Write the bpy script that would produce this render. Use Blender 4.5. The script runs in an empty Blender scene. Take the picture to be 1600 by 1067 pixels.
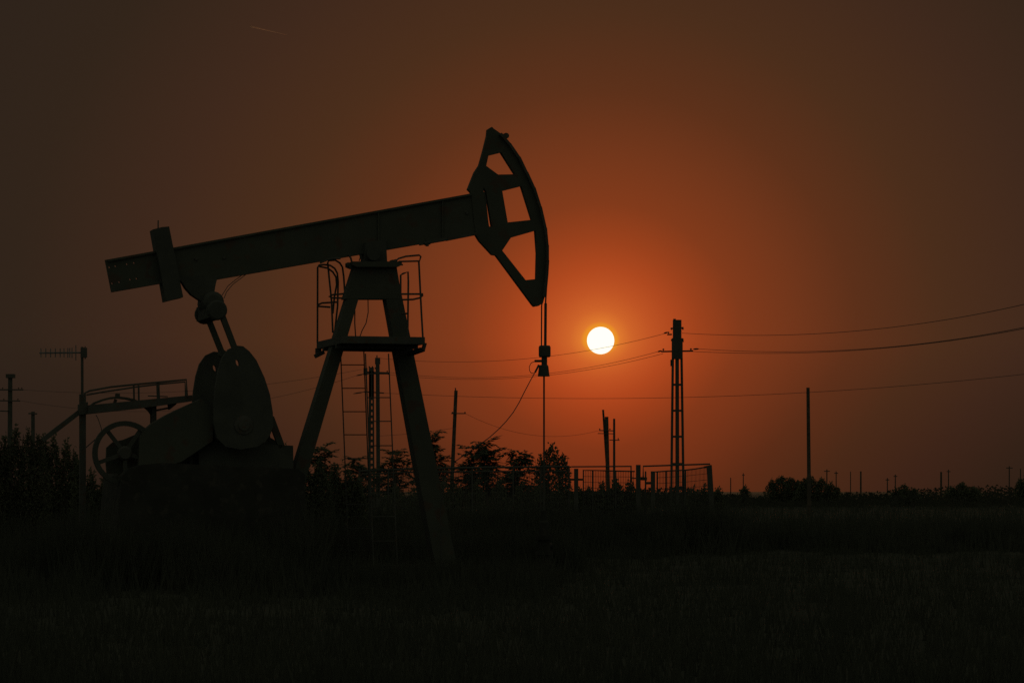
import bpy, bmesh, math, random
from mathutils import Vector

# ------------------------------------------------------------------ camera, sky, sun, exposure
sc = bpy.context.scene
COL = sc.collection
F = 4500.0                 # focal length in photo pixels (photo is 1600 wide)
CX, HOR = 800.0, 768.0     # principal column and horizon row of the photo
CH = 1.6                   # eye height, metres
SUN_AZ = math.atan((938 - CX) / F)
SUN_EL = math.atan((HOR - 532) / F)

cam = bpy.data.cameras.new('camera')
cam.sensor_fit = 'HORIZONTAL'
cam.sensor_width = 36.0
cam.lens = 36.0 * F / 1600.0
cam.shift_y = (HOR - 533.5) / 1600.0
cam.clip_start = 0.1
cam.clip_end = 80000.0
camo = bpy.data.objects.new('camera', cam)
camo.location = (0, 0, CH)
camo.rotation_euler = (math.radians(90), 0, 0)
COL.objects.link(camo)
sc.camera = camo

sc.view_settings.view_transform = 'Standard'
sc.view_settings.look = 'None'
sc.view_settings.exposure = 0.0
sc.view_settings.gamma = 1.0
sc.cycles.max_bounces = 6
sc.cycles.use_denoising = False

def lin(c):
    out = []
    for v in c:
        v /= 255.0
        out.append(v / 12.92 if v <= 0.04045 else ((v + 0.055) / 1.055) ** 2.4)
    return (out[0], out[1], out[2], 1.0)

world = bpy.data.worlds.new('World')
sc.world = world
world.use_nodes = True
nt = world.node_tree
nt.nodes.clear()
N = nt.nodes.new
def wmath(op, a, b=None):
    n = N('ShaderNodeMath'); n.operation = op
    for i, v in enumerate((a, b)):
        if v is None: continue
        if isinstance(v, (int, float)): n.inputs[i].default_value = v
        else: nt.links.new(v, n.inputs[i])
    return n.outputs[0]
tc = N('ShaderNodeTexCoord')
sep = N('ShaderNodeSeparateXYZ')
nt.links.new(tc.outputs['Generated'], sep.inputs[0])
az = wmath('ARCTAN2', sep.outputs[0], sep.outputs[1])
el = wmath('ARCSINE', sep.outputs[2])
daz = wmath('SUBTRACT', az, SUN_AZ)
dele = wmath('SUBTRACT', el, SUN_EL)
up = wmath('MULTIPLY', wmath('MAXIMUM', dele, 0.0), 1.04)
dn = wmath('MULTIPLY', wmath('MINIMUM', dele, 0.0), 1.30)
vert = wmath('ADD', up, dn)
below = wmath('MULTIPLY', wmath('MINIMUM', dele, 0.0), -1.0 / SUN_EL)
daz = wmath('MULTIPLY', daz, wmath('ADD', wmath('MULTIPLY', wmath('MINIMUM', below, 1.0), 0.38), 1.0))
dist = wmath('SQRT', wmath('ADD', wmath('MULTIPLY', daz, daz), wmath('MULTIPLY', vert, vert)))
pos = wmath('SQRT', wmath('DIVIDE', dist, math.pi))
ramp = N('ShaderNodeValToRGB')
nt.links.new(pos, ramp.inputs[0])
# angular distance from the sun (photo pixels at this focal length) -> sky colour in a dusty sunset
SKY = [(0, (236, 140, 40)), (24, (236, 150, 34)), (30, (222, 120, 46)), (50, (204, 98, 41)), (80, (189, 83, 36)), (115, (174, 72, 31)),
       (160, (153, 64, 28)), (220, (128, 57, 27)), (300, (112, 53, 27)), (400, (90, 47, 26)), (530, (72, 44, 27)),
       (700, (60, 39, 28)), (900, (47, 35, 26)), (1200, (41, 33, 27)), (2500, (50, 48, 40)), (5000, (77, 79, 70)), (9000, (88, 91, 80)), (14100, (90, 93, 82))]
els = ramp.color_ramp.elements
while len(els) > 1: els.remove(els[-1])
for i, (r, c) in enumerate(SKY):
    p = math.sqrt(min(1.0, (r / F) / math.pi))
    e = els[0] if i == 0 else els.new(p)
    e.position = p
    e.color = lin(c)
sky = N('ShaderNodeTexSky')
sky.sky_type = 'NISHITA'
sky.sun_disc = False
sky.sun_elevation = SUN_EL
sky.sun_rotation = SUN_AZ
sky.dust_density = 6.0
sky.air_density = 1.5
bg1 = N('ShaderNodeBackground'); bg1.inputs[1].default_value = 1.0
bg2 = N('ShaderNodeBackground'); bg2.inputs[1].default_value = 0.0003
low = wmath('MAXIMUM', wmath('MINIMUM', below, 1.0), 0.0)      # dust reddens the sky towards the horizon
comb = N('ShaderNodeCombineXYZ'); comb.inputs[0].default_value = 1.0
nt.links.new(wmath('SUBTRACT', 1.0, wmath('MULTIPLY', low, 0.2)), comb.inputs[1])
nt.links.new(wmath('SUBTRACT', 1.0, wmath('MULTIPLY', low, 0.28)), comb.inputs[2])
vm = N('ShaderNodeVectorMath'); vm.operation = 'MULTIPLY'
nt.links.new(ramp.outputs[0], vm.inputs[0]); nt.links.new(comb.outputs[0], vm.inputs[1])
nt.links.new(vm.outputs[0], bg1.inputs[0])
nt.links.new(sky.outputs[0], bg2.inputs[0])
add = N('ShaderNodeAddShader')
nt.links.new(bg1.outputs[0], add.inputs[0]); nt.links.new(bg2.outputs[0], add.inputs[1])
out = N('ShaderNodeOutputWorld')
nt.links.new(add.outputs[0], out.inputs[0])

sl = bpy.data.lights.new('sun_light', 'SUN')
sl.energy = 0.2
sl.angle = math.radians(0.5)
sl.color = (1.0, 0.50, 0.22)
slo = bpy.data.objects.new('sun_light', sl)
sdir = Vector((math.sin(SUN_AZ) * math.cos(SUN_EL), math.cos(SUN_AZ) * math.cos(SUN_EL), math.sin(SUN_EL)))
slo.rotation_euler = sdir.to_track_quat('Z', 'Y').to_euler()
slo.location = (0, 0, 30)
COL.objects.link(slo)

# ------------------------------------------------------------------ materials
def material(name, c1, c2, scale=3.0, rough=0.7, metallic=0.0, bump=0.15, spec=0.3, rust=None):
    m = bpy.data.materials.new(name); m.use_nodes = True
    t = m.node_tree; b = t.nodes['Principled BSDF']
    b.inputs['Roughness'].default_value = rough
    b.inputs['Metallic'].default_value = metallic
    b.inputs['Specular IOR Level'].default_value = spec
    co = t.nodes.new('ShaderNodeTexCoord')
    nz = t.nodes.new('ShaderNodeTexNoise'); nz.inputs['Scale'].default_value = scale; nz.inputs['Detail'].default_value = 6
    t.links.new(co.outputs['Object'], nz.inputs['Vector'])
    r = t.nodes.new('ShaderNodeValToRGB')
    r.color_ramp.elements[0].position = 0.35; r.color_ramp.elements[1].position = 0.68
    r.color_ramp.elements[0].color = (*c1, 1); r.color_ramp.elements[1].color = (*c2, 1)
    t.links.new(nz.outputs['Fac'], r.inputs[0])
    col = r.outputs[0]
    if rust:
        n2 = t.nodes.new('ShaderNodeTexNoise'); n2.inputs['Scale'].default_value = scale * 2.7; n2.inputs['Detail'].default_value = 8
        t.links.new(co.outputs['Object'], n2.inputs['Vector'])
        r2 = t.nodes.new('ShaderNodeValToRGB')
        r2.color_ramp.elements[0].position = 0.56; r2.color_ramp.elements[1].position = 0.66
        t.links.new(n2.outputs['Fac'], r2.inputs[0])
        mx = t.nodes.new('ShaderNodeMix'); mx.data_type = 'RGBA'
        t.links.new(r2.outputs[0], mx.inputs[0]); t.links.new(col, mx.inputs[6]); mx.inputs[7].default_value = (*rust, 1)
        col = mx.outputs[2]
    t.links.new(col, b.inputs['Base Color'])
    if bump:
        bp = t.nodes.new('ShaderNodeBump'); bp.inputs['Strength'].default_value = bump; bp.inputs['Distance'].default_value = 0.02
        n3 = t.nodes.new('ShaderNodeTexNoise'); n3.inputs['Scale'].default_value = scale * 8; n3.inputs['Detail'].default_value = 4
        t.links.new(co.outputs['Object'], n3.inputs['Vector'])
        t.links.new(n3.outputs['Fac'], bp.inputs['Height']); t.links.new(bp.outputs[0], b.inputs['Normal'])
    return m

M = {
    'paint': material('dark_green_steel_paint', (.054, .057, .043), (.068, .071, .053), 1.6, .85, rust=(.07, .05, .035)),
    'steel': material('weathered_steel', (.06, .06, .05), (.08, .078, .065), 4, .85, rust=(.078, .054, .036)),
    'iron': material('cast_iron', (.05, .052, .042), (.066, .068, .055), 3, .88),
    'cable': material('wire_rope', (.04, .04, .038), (.07, .065, .06), 20, .7, bump=0),
    'concrete': material('weathered_concrete', (.058, .058, .047), (.078, .077, .063), 2.5, .9),
    'shaded_base': material('shade_darkened_base', (.024, .024, .018), (.04, .039, .03), 2.2, .92, rust=(.05, .046, .036)),  # shade put into the colour so foundation, skid and wellhead merge into darkness
    'wood': material('creosoted_wood', (.05, .042, .03), (.095, .075, .052), 6, .9),
    'ceramic': material('brown_ceramic', (.06, .03, .018), (.09, .045, .025), 5, .45, bump=0),
    'alu': material('dull_aluminium', (.10, .10, .10), (.16, .16, .155), 6, .6, bump=0),
    'bark': material('bark', (.05, .04, .028), (.09, .07, .05), 8, .95),
    'leaf': material('green_leaves', (.095, .105, .066), (.14, .15, .09), 1.3, .85, bump=0, spec=.1),
    'leaf_dry': material('olive_leaves', (.095, .1, .064), (.14, .14, .09), 1.3, .85, bump=0, spec=.1),
    'scrub': material('dark_scrub', (.04, .042, .03), (.07, .07, .05), .6, .95, bump=0, spec=.05),
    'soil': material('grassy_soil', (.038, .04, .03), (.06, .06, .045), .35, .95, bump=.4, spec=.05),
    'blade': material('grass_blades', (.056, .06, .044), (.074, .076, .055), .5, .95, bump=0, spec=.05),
}

for k_ in ('leaf', 'leaf_dry', 'scrub', 'blade'):
    t = M[k_].node_tree; b = t.nodes['Principled BSDF']
    src = b.inputs['Base Color'].links[0].from_socket
    tr = t.nodes.new('ShaderNodeBsdfTranslucent'); t.links.new(src, tr.inputs[0])
    mx = t.nodes.new('ShaderNodeMixShader'); mx.inputs[0].default_value = .45 if 'leaf' in k_ else .3
    t.links.new(b.outputs[0], mx.inputs[1]); t.links.new(tr.outputs[0], mx.inputs[2])
    t.links.new(mx.outputs[0], t.nodes['Material Output'].inputs[0])

# ------------------------------------------------------------------ mesh helpers
class MB:
    def __init__(self): self.bm = bmesh.new()
    def quad_ring(self, a, b):
        n = len(a)
        for i in range(n):
            try: self.bm.faces.new((a[i], a[(i + 1) % n], b[(i + 1) % n], b[i]))
            except ValueError: pass
    def box(self, lo, hi):
        x0, y0, z0 = lo; x1, y1, z1 = hi
        a = [self.bm.verts.new(p) for p in ((x0, y0, z0), (x1, y0, z0), (x1, y1, z0), (x0, y1, z0))]
        b = [self.bm.verts.new(p) for p in ((x0, y0, z1), (x1, y0, z1), (x1, y1, z1), (x0, y1, z1))]
        self.quad_ring(a, b); self.bm.faces.new(a[::-1]); self.bm.faces.new(b); return self
    def hull(self, bottom, top):
        a = [self.bm.verts.new(p) for p in bottom]; b = [self.bm.verts.new(p) for p in top]
        self.quad_ring(a, b); self.bm.faces.new(a[::-1]); self.bm.faces.new(b); return self
    def bar(self, p, q, hx, hy, taper=1.0):
        """box-section bar from p to q, half sizes hx (first normal) and hy (second)"""
        p = Vector(p); q = Vector(q); d = (q - p).normalized()
        s = Vector((0, 1, 0)) if abs(d.y) < .9 else Vector((1, 0, 0))
        u = d.cross(s).normalized(); v = u.cross(d).normalized()
        def ring(c, k): return [self.bm.verts.new(c + u * hx * k * i + v * hy * k * j) for i, j in ((-1, -1), (1, -1), (1, 1), (-1, 1))]
        a = ring(p, 1); b = ring(q, taper)
        self.quad_ring(a, b); self.bm.faces.new(a[::-1]); self.bm.faces.new(b); return self
    def tube(self, pts, r, seg=6, r1=None):
        pts = [Vector(p) for p in pts]; n = len(pts)
        d0 = (pts[1] - pts[0]).normalized()
        u = d0.orthogonal().normalized(); prev = None; first = None
        for i, p in enumerate(pts):
            d = (pts[min(i + 1, n - 1)] - pts[max(i - 1, 0)]).normalized()
            u = (u - d * u.dot(d)).normalized(); v = d.cross(u)
            rr = r if r1 is None else r + (r1 - r) * i / (n - 1)
            ring = [self.bm.verts.new(p + (u * math.cos(2 * math.pi * k / seg) + v * math.sin(2 * math.pi * k / seg)) * rr) for k in range(seg)]
            if prev: self.quad_ring(prev, ring)
            else: first = ring
            prev = ring
        self.bm.faces.new(first[::-1]); self.bm.faces.new(prev); return self
    def lathe(self, c, prof, axis=(0, 0, 1), seg=14):
        c = Vector(c); ax = Vector(axis).normalized(); u = ax.orthogonal().normalized(); v = ax.cross(u)
        prev = None; first = None
        for r, h in prof:
            ring = [self.bm.verts.new(c + ax * h + (u * math.cos(2 * math.pi * k / seg) + v * math.sin(2 * math.pi * k / seg)) * r) for k in range(seg)]
            if prev: self.quad_ring(prev, ring)
            else: first = ring
            prev = ring
        self.bm.faces.new(first[::-1]); self.bm.faces.new(prev); return self
    def prism(self, uz, w0, w1, holes=()):
        """outline in the (x,z) plane extruded from y=w0 to y=w1, with through holes"""
        loops = [uz] + list(holes)
        if not holes:
            a = [self.bm.verts.new((p[0], w0, p[1])) for p in uz]; b = [self.bm.verts.new((p[0], w1, p[1])) for p in uz]
            self.quad_ring(a, b); self.bm.faces.new(a[::-1]); self.bm.faces.new(b); return self
        rings = []
        for w in (w0, w1):
            edges = []; rr = []
            for lp in loops:
                vs = [self.bm.verts.new((p[0], w, p[1])) for p in lp]
                edges += [self.bm.edges.new((vs[i], vs[(i + 1) % len(vs)])) for i in range(len(vs))]
                rr.append(vs)
            bmesh.ops.triangle_fill(self.bm, use_beauty=True, use_dissolve=False, edges=edges, normal=(0, 1, 0))
            rings.append(rr)
        for a, b in zip(*rings): self.quad_ring(a, b)
        return self
    def leaf(self, c, d, n, L, W):
        s = d.cross(n).normalized() * W * .5
        vs = [self.bm.verts.new(p) for p in (c, c + d * L * .5 + s, c + d * L, c + d * L * .5 - s)]
        self.bm.faces.new(vs)
    def build(self, name, mat, parent=None, smooth=False):
        me = bpy.data.meshes.new(name)
        bmesh.ops.recalc_face_normals(self.bm, faces=self.bm.faces)
        self.bm.to_mesh(me); self.bm.free()
        if smooth:
            for p in me.polygons: p.use_smooth = True
        me.materials.append(M[mat] if isinstance(mat, str) else mat)
        o = bpy.data.objects.new(name, me); COL.objects.link(o)
        if parent: o.parent = parent
        return o

def tag(o, label, cat, group=None, kind=None):
    o['label'] = label; o['category'] = cat
    if group: o['group'] = group
    if kind: o['kind'] = kind
    return o

class Frame:
    """local frame of a thing: origin on the ground under column px at distance Y, turned by th; L() turns a photo
    pixel into a local point lying on the thing's own plane y=w"""
    def __init__(self, px, Y, th=0.0, z=0.0):
        self.loc = Vector(((px - CX) / F * Y, Y, z)); self.th = th; self.Y = Y
        self.e = Vector((math.cos(th), math.sin(th), 0)); self.n = Vector((-math.sin(th), math.cos(th), 0))
        self.m = Y / F                                  # metres per photo pixel
    def L(self, px, py, w=0.0):
        d = Vector(((px - CX) / F, 1, (HOR - py) / F)); c = Vector((0, 0, CH))
        t = (w - (c - self.loc).dot(self.n)) / d.dot(self.n)
        p = c + d * t - self.loc
        return Vector((p.dot(self.e), w, p.z))
    def UZ(self, pts, w=0.0):
        return [(q.x, q.z) for q in (self.L(a, b, w) for a, b in pts)]
    def empty(self, name):
        o = bpy.data.objects.new(name, None); o.empty_display_size = .3
        o.location = self.loc; o.rotation_euler = (0, 0, self.th); COL.objects.link(o); return o

def circle(cx, cy, r, n=14, a0=0, a1=2 * math.pi):
    full = abs(a1 - a0 - 2 * math.pi) < 1e-6
    k = n if full else n - 1
    return [(cx + r * math.cos(a0 + (a1 - a0) * i / k), cy + r * math.sin(a0 + (a1 - a0) * i / k)) for i in range(n)]

def world_pt(px, py, Y): return Vector(((px - CX) / F * Y, Y, CH + (HOR - py) / F * Y))

# ------------------------------------------------------------------ ground
g = MB()
R = [0, 12, 25, 60, 140, 400, 1500, 6000, 30000]
ring_prev = None
for ri, r in enumerate(R[1:]):
    ring = [g.bm.verts.new((r * math.sin(a * math.pi / 24), r * math.cos(a * math.pi / 24), 0)) for a in range(48)]
    if ring_prev is None: g.bm.faces.new(ring)
    else: g.quad_ring(ring_prev, ring)
    ring_prev = ring
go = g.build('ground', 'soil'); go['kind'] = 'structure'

rng = random.Random(7)
verts = []; faces = []
def blade(x, y, h, w):
    a = rng.uniform(0, math.pi); lx = rng.uniform(-.35, .35) * h; ly = rng.uniform(-.35, .35) * h
    dx = math.cos(a) * w; dy = math.sin(a) * w; i = len(verts)
    verts.extend([(x - dx, y - dy, -.01), (x + dx, y + dy, -.01), (x + lx, y + ly, h)]); faces.append((i, i + 1, i + 2))
for k in range(9000):
    Y = 21 + 75 * rng.random() ** 1.6
    X = rng.uniform(-.2, .2) * Y
    s = rng.choice((.12, .18, .25, .4))
    for j in range(rng.randint(3, 7)):
        blade(X + rng.gauss(0, .1), Y + rng.gauss(0, .1), s * rng.uniform(.6, 1.3), rng.uniform(.006, .014))
for k in range(4200):
    Y = rng.uniform(90, 420); X = rng.uniform(-.2, .2) * Y
    for j in range(4):
        blade(X + rng.gauss(0, .3), Y + rng.gauss(0, .3), rng.uniform(.3, .9) * (1.0 if Y < 200 else 1.4), rng.uniform(.012, .03))
def belt(px0, px1, Y0, Y1, n_, h0, h1, w):
    for k in range(n_):
        fx = rng.random(); X0 = (px0 + (px1 - px0) * fx - CX) / F * Y0
        edge = 2.2 * math.sin(X0 * .9 + Y0) + 1.5 * math.sin(X0 * 2.3) + abs(rng.gauss(0, 2.2))
        Y = rng.uniform(Y0, Y1) if rng.random() < .6 else Y0 - edge
        X = (px0 + (px1 - px0) * fx - CX) / F * Y
        clump = .75 + .25 * math.sin(X * 2.1 + Y) * math.sin(X * .77 + 1)
        for j in range(5): blade(X + rng.gauss(0, .12), Y + rng.gauss(0, .12), rng.uniform(h0, h1) * clump * (1 if Y >= Y0 else max(.25, 1 - (Y0 - Y) / 7)), w * rng.uniform(.6, 1.3))
belt(-10, 480, 47.5, 50.5, 1500, .5, 1.35, .016)
belt(100, 500, 48.0, 51.2, 900, .9, 1.75, .016)
belt(460, 860, 46.5, 51.0, 900, .3, .8, .014)
belt(-10, 620, 55.5, 58.5, 1700, .8, 1.65, .018)
belt(560, 900, 57, 64, 1300, .6, 1.3, .018)
belt(540, 1150, 75, 80.5, 3600, .9, 1.68, .022)
belt(1100, 1610, 80, 110, 2600, .4, 1.1, .03)
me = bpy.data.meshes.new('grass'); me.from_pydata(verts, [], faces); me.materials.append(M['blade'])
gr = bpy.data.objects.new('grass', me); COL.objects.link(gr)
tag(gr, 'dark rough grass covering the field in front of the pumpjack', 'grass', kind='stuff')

# ------------------------------------------------------------------ setting sun and contrail
SD = 26000.0
sm = bpy.data.materials.new('sun_glow'); sm.use_nodes = True
t = sm.node_tree; t.nodes.clear()
em = t.nodes.new('ShaderNodeEmission'); em.inputs[0].default_value = lin((250, 243, 222)); em.inputs[1].default_value = 1.3
mo = t.nodes.new('ShaderNodeOutputMaterial'); t.links.new(em.outputs[0], mo.inputs[0])
s = MB(); bmesh.ops.create_uvsphere(s.bm, u_segments=64, v_segments=32, radius=21.3 / F * SD)
so = s.build('sun', sm, smooth=True); so.location = world_pt(938.5, 532, SD)
tag(so, 'round glowing white disc of the setting sun in the orange sky', 'sun')

cm = bpy.data.materials.new('ice_trail'); cm.use_nodes = True
t = cm.node_tree; t.nodes.clear()
tr = t.nodes.new('ShaderNodeBsdfTranslucent'); tr.inputs[0].default_value = (.95, .66, .52, 1)  # warm sunset light put into the pale trail's own colour
tp = t.nodes.new('ShaderNodeBsdfTransparent'); mx = t.nodes.new('ShaderNodeMixShader'); mx.inputs[0].default_value = .95
mo = t.nodes.new('ShaderNodeOutputMaterial')
t.links.new(tp.outputs[0], mx.inputs[1]); t.links.new(tr.outputs[0], mx.inputs[2]); t.links.new(mx.outputs[0], mo.inputs[0])
CD = 30000.0
c0 = world_pt(392, 42, CD)
c = MB(); c.tube([world_pt(392 + 56 * k / 8, 42 + 13 * k / 8, CD + 60 * k) - c0 for k in range(9)], 1.2 / F * CD, 8, .2 / F * CD)
co_ = c.build('contrail', cm, smooth=True); co_.location = c0
tag(co_, 'short thin pale contrail slanting high in the dark sky', 'contrail')

# ------------------------------------------------------------------ PUMPJACK
TH = math.radians(16)
PJ = Frame(578, 53.0, TH)
P = PJ.L; UZ = PJ.UZ
pj = PJ.empty('pumpjack')
tag(pj, 'large dark steel pumpjack with tilted walking beam and arched horse head', 'pumpjack')
px = PJ.m
def part(name, mb, mat='paint', parent=None, smooth=False): return mb.build(name, mat, parent or pj, smooth)

# walking beam: I-section with web holes
web = [(164, 406.5), (735, 303), (757, 300), (764, 363), (742, 367), (300, 444), (285, 437.5), (174, 457)]
bolt_holes = [(170.5, 418), (180, 416), (198, 413), (209, 411), (175, 443), (186, 441), (203, 437), (213, 435.5)]
b = MB(); b.prism(UZ(web), -.045, .045, [UZ(circle(x, y, 1.5, 8)) for x, y in bolt_holes])
def flange(mb, pts, dz, hw):
    pts = [P(*q) for q in pts]
    for a, c in zip(pts, pts[1:]):
        d = (c - a).normalized(); up_ = Vector((-d.z, 0, d.x))
        mb.hull([(q.x + up_.x * s, w, q.z + up_.z * s) for q, w, s in ((a, -hw, 0), (a, hw, 0), (a, hw, dz), (a, -hw, dz))],
                [(q.x + up_.x * s, w, q.z + up_.z * s) for q, w, s in ((c, -hw, 0), (c, hw, 0), (c, hw, dz), (c, -hw, dz))])
flange(b, [(167, 406.2), (735, 303)], -.04, .09)
flange(b, [(175, 456.6), (285, 437.2)], .04, .09); flange(b, [(300, 443.8), (738, 367)], .04, .09)
for x in (590, 690):
    yt = 406.5 - (x - 164) * .1812; yb = 444 - (x - 300) * .175
    if x > 300: b.prism(UZ([(x - 1, yt + 3), (x + 1, yt + 3), (x + 1, yb - 3), (x - 1, yb - 3)]), -.08, .08)
beam = part('walking_beam', b)
for x, y in [(306, 405), (350, 403), (729, 333)]:
    b = MB(); b.lathe(P(x, y, -.04), [(.026, 0), (.026, -.04)], (0, 1, 0), 6); part('bolt', b, 'steel', beam)
b = MB(); b.tube([P(655, 382.5, -.1), P(700, 374.5, -.1)], 1.6 * px, 6); b.tube([P(667, 376, -.1), P(667.5, 385, -.1)], 2.6 * px, 6)
b.tube([P(663, 381, -.1), P(672, 379.3, -.1)], 3 * px, 6)
b.prism(UZ([(697, 372), (741, 364), (742, 368), (697, 377)]), -.12, .02)
part('clamp_rod', b, 'steel', beam)

b = MB(); b.prism(UZ([(236.5, 360), (250, 356.5), (261.5, 355.5), (283.5, 465.5), (270, 468.5), (256.5, 472)]), -.2, .2)
tw = part('tail_weight', b, 'iron')
b = MB(); b.tube([P(247, 358, 0), P(247.2, 344.5, 0)], 1.0 * px, 6)
part('lifting_pin', b, 'steel', tw)

b = MB(); b.prism(UZ([(270, 433), (283, 441), (289, 451), (298, 461), (313, 471), (322, 474), (333, 461), (335, 448), (339, 431)]), -.1, .1)
part('tail_bearing', b, 'iron')
# equalizer beam runs across, with the two pitmans hanging from its ends
e0 = P(330, 485.5, 0)
b = MB(); b.box((e0.x - .15, -.66, e0.z - .16), (e0.x + .13, .70, e0.z + .10))
b.lathe((e0.x - .01, -.34, e0.z + .14), [(.13, 0), (.19, .03), (.19, .65), (.13, .68)], (0, 1, 0), 18)
for w in (-.62, .62): b.lathe((e0.x - .01, w - .09, e0.z - .03), [(.15, 0), (.18, .02), (.18, .16), (.15, .18)], (0, 1, 0), 18)
eq = part('equalizer', b, 'iron')
b = MB(); 
for i, (q) in enumerate([(P(346, 463, -.3), P(349, 458, -.2), P(356, 447, -.15), P(367, 438, -.1), P(378, 430, 0)), (P(350, 466, -.5), P(354, 456, -.3), P(364, 444, -.2), P(375, 436, -.1), P(384, 429, 0))]):
    b.tube(q, .6 * px, 5)
part('grease_hose', b, 'cable', eq)
def pitman(w, top, bot):
    b = MB(); a = P(*top, w); c = P(*bot, w); ext = c + (c - a) * .12
    b.bar(a, ext, 4.2 * px, .05); b.lathe((ext.x, w, ext.z), [(.07, -.09), (.07, .09)], (0, 1, 0), 14)
    part('pitman_arm', b)
pitman(.68, (325, 497), (345, 547)); pitman(-.62, (345.5, 489), (365, 540))

# cranks with counterweights (near traced, far is the same shape)
near = [(336, 605), (340, 580), (346, 560), (356, 546), (369, 540), (379, 541), (389, 549), (400, 563), (412.5, 590), (421, 616), (425.5, 644),
        (426.5, 664), (422, 678), (414, 690), (400, 698), (375, 702), (352, 698), (338, 684), (333, 660), (334, 632)]
uz = UZ(near, -1.15); hole = UZ([(x + 370, y + 567.5) for x, y in [(-2.5, -5), (0, -5.2), (2, -3.5), (3, 0), (3.4, 3.6), (2, 4.6), (-.5, 3.4), (-2.2, 0)]], -1.15)
for w0, w1 in ((-1.2, -1.1), (1.1, 1.2)):
    b = MB(); b.prism(uz, w0, w1, [hole])
    ck = part('crank_weight', b, 'iron')
    q = P(380, 664, -1.15); b = MB(); s_ = -1 if w0 < 0 else 1; wf = w0 if w0 < 0 else w1
    b.lathe((q.x, wf, q.z), [(.17, 0), (.17, .02 * s_), (.1, .03 * s_), (.1, .05 * s_)], (0, 1, 0), 16)
    part('crank_hub', b, 'steel', ck)
q = P(380, 664, -1.15); b = MB(); b.lathe((q.x, -1.1, q.z), [(.1, 0), (.1, 2.0)], (0, 1, 0), 14); part('crank_shaft', b, 'steel')
b = MB(); b.bar(P(422.5, 652, -.7), P(440, 699, -.7), 5 * px, .05); part('brake_strut', b)
b = MB()
b.prism(UZ([(262, 650), (300, 632), (345, 628), (395, 640), (412, 662), (414, 684), (424, 690), (432, 700), (430, 742), (215, 742), (215, 690)]), -.5, .5)
b.prism(UZ([(300, 690), (445, 697), (446, 745), (300, 745)]), -.75, .75)
for x in (290, 330, 370): b.prism(UZ([(x - 2, 640), (x + 2, 640), (x + 2, 735), (x - 2, 735)]), -.6, .6)
part('gearbox', b, 'iron')
b = MB(); b.prism(UZ([(206, 684), (213, 674), (224, 664), (246, 651), (262, 643), (300, 626), (318, 640), (318, 690), (270, 722), (215, 738), (204, 728)]), -.95, -.7)
part('belt_guard', b, 'paint')
b = MB(); b.prism(UZ([(176, 744), (186, 733), (206, 727), (236, 724), (446, 733), (456, 742), (462, 905), (160, 905)]), -1.15, 1.15)
part('foundation_block', b, 'shaded_base')
b = MB(); b.box((P(446, 880).x, -.55, 0), (P(720, 880).x, -.25, .25)); b.box((P(446, 880).x, .25, 0), (P(720, 880).x, .55, .25))
for x in (480, 600, 690): b.box((P(x, 880).x - .1, -.25, .02), (P(x, 880).x + .1, .25, .22))
part('base_skid', b, 'shaded_base')
# electric motor and its flywheel
b = MB(); m0 = P(225, 704, -.1); b.lathe((m0.x, -.45, m0.z), [(.2, 0), (.26, .05), (.26, .7), (.2, .78)], (0, 1, 0), 18)
for k in range(10): b.lathe((m0.x, -.38 + k * .065, m0.z), [(.28, 0), (.28, .018)], (0, 1, 0), 18)
b.box((m0.x - .3, -.4, m0.z - .42), (m0.x + .3, .3, m0.z - .24))
part('motor', b, 'iron')
fw = MB(); f0 = P(194.5, 708, -.8)
rim = 48.5 * px; rin = 41 * px
n = 40
def ring_rim(mb, c, r0, r1, w0, w1):
    loops = []
    for r, w in ((r0, w0), (r1, w0), (r1, w1), (r0, w1)):
        loops.append([mb.bm.verts.new((c.x + r * math.cos(2 * math.pi * k / n), w, c.z + r * math.sin(2 * math.pi * k / n))) for k in range(n)])
    for i in range(4): mb.quad_ring(loops[i], loops[(i + 1) % 4])
ring_rim(fw, f0, rin, rim, -.88, -.78)
flw = part('flywheel', fw, 'iron')
b = MB()
for k in range(5):
    a = math.radians(128 + 72 * k); b.bar((f0.x + .08 * math.cos(a), -.83, f0.z + .08 * math.sin(a)), (f0.x + rin * 1.03 * math.cos(a), -.83, f0.z + rin * 1.03 * math.sin(a)), .035, .025)
part('spokes', b, 'iron', flw)
b = MB(); b.lathe((f0.x, -.9, f0.z), [(.1, 0), (.13, .04), (.13, .14), (.06, .16), (.06, .45)], (0, 1, 0), 14); part('hub', b, 'steel', flw)
b = MB(); b.prism(UZ([(158.5, 724), (159.5, 700), (169, 691.5), (186, 687.5), (206, 679), (222, 668), (226, 740), (160, 740)]), -.6, -.5)
part('motor_guard', b, 'paint')
# rear service platform with handrail, belt pulley arc and prop
b = MB(); b.prism(UZ([(136, 633.5), (296, 618), (298, 627), (226, 637), (136, 647)]), -.3, .3)
b.prism(UZ([(236, 630), (243, 630), (243, 664), (236, 662)]), -.12, .12); b.prism(UZ([(224, 636), (238, 636), (238, 652), (231, 642)]), -.04, .04)
b.prism(UZ([(262, 625), (278, 623), (274, 632), (264, 640)]), -.1, .1); b.bar(P(244, 641, 0), P(265, 637, 0), 1.4 * px, .03)
pf = part('motor_platform', b, 'steel')
b = MB(); b.tube([P(x, y, -.32) for x, y in [(133, 628), (132.5, 614), (140, 610.5), (173, 604.5), (212, 600.5), (250, 597), (291, 593), (292.5, 620)]], 1.5 * px, 6)
b.tube([P(x, y, .3) for x, y in [(135, 617), (160, 612.5), (190, 608), (212, 604.5), (250, 600), (289, 596.5), (290, 620)]], 1.3 * px, 6)
for x, y in ((209, 602), (216.5, 602)): b.tube([P(x, y, 0), P(x + .5, 627, 0)], 1.4 * px, 6)
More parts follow.
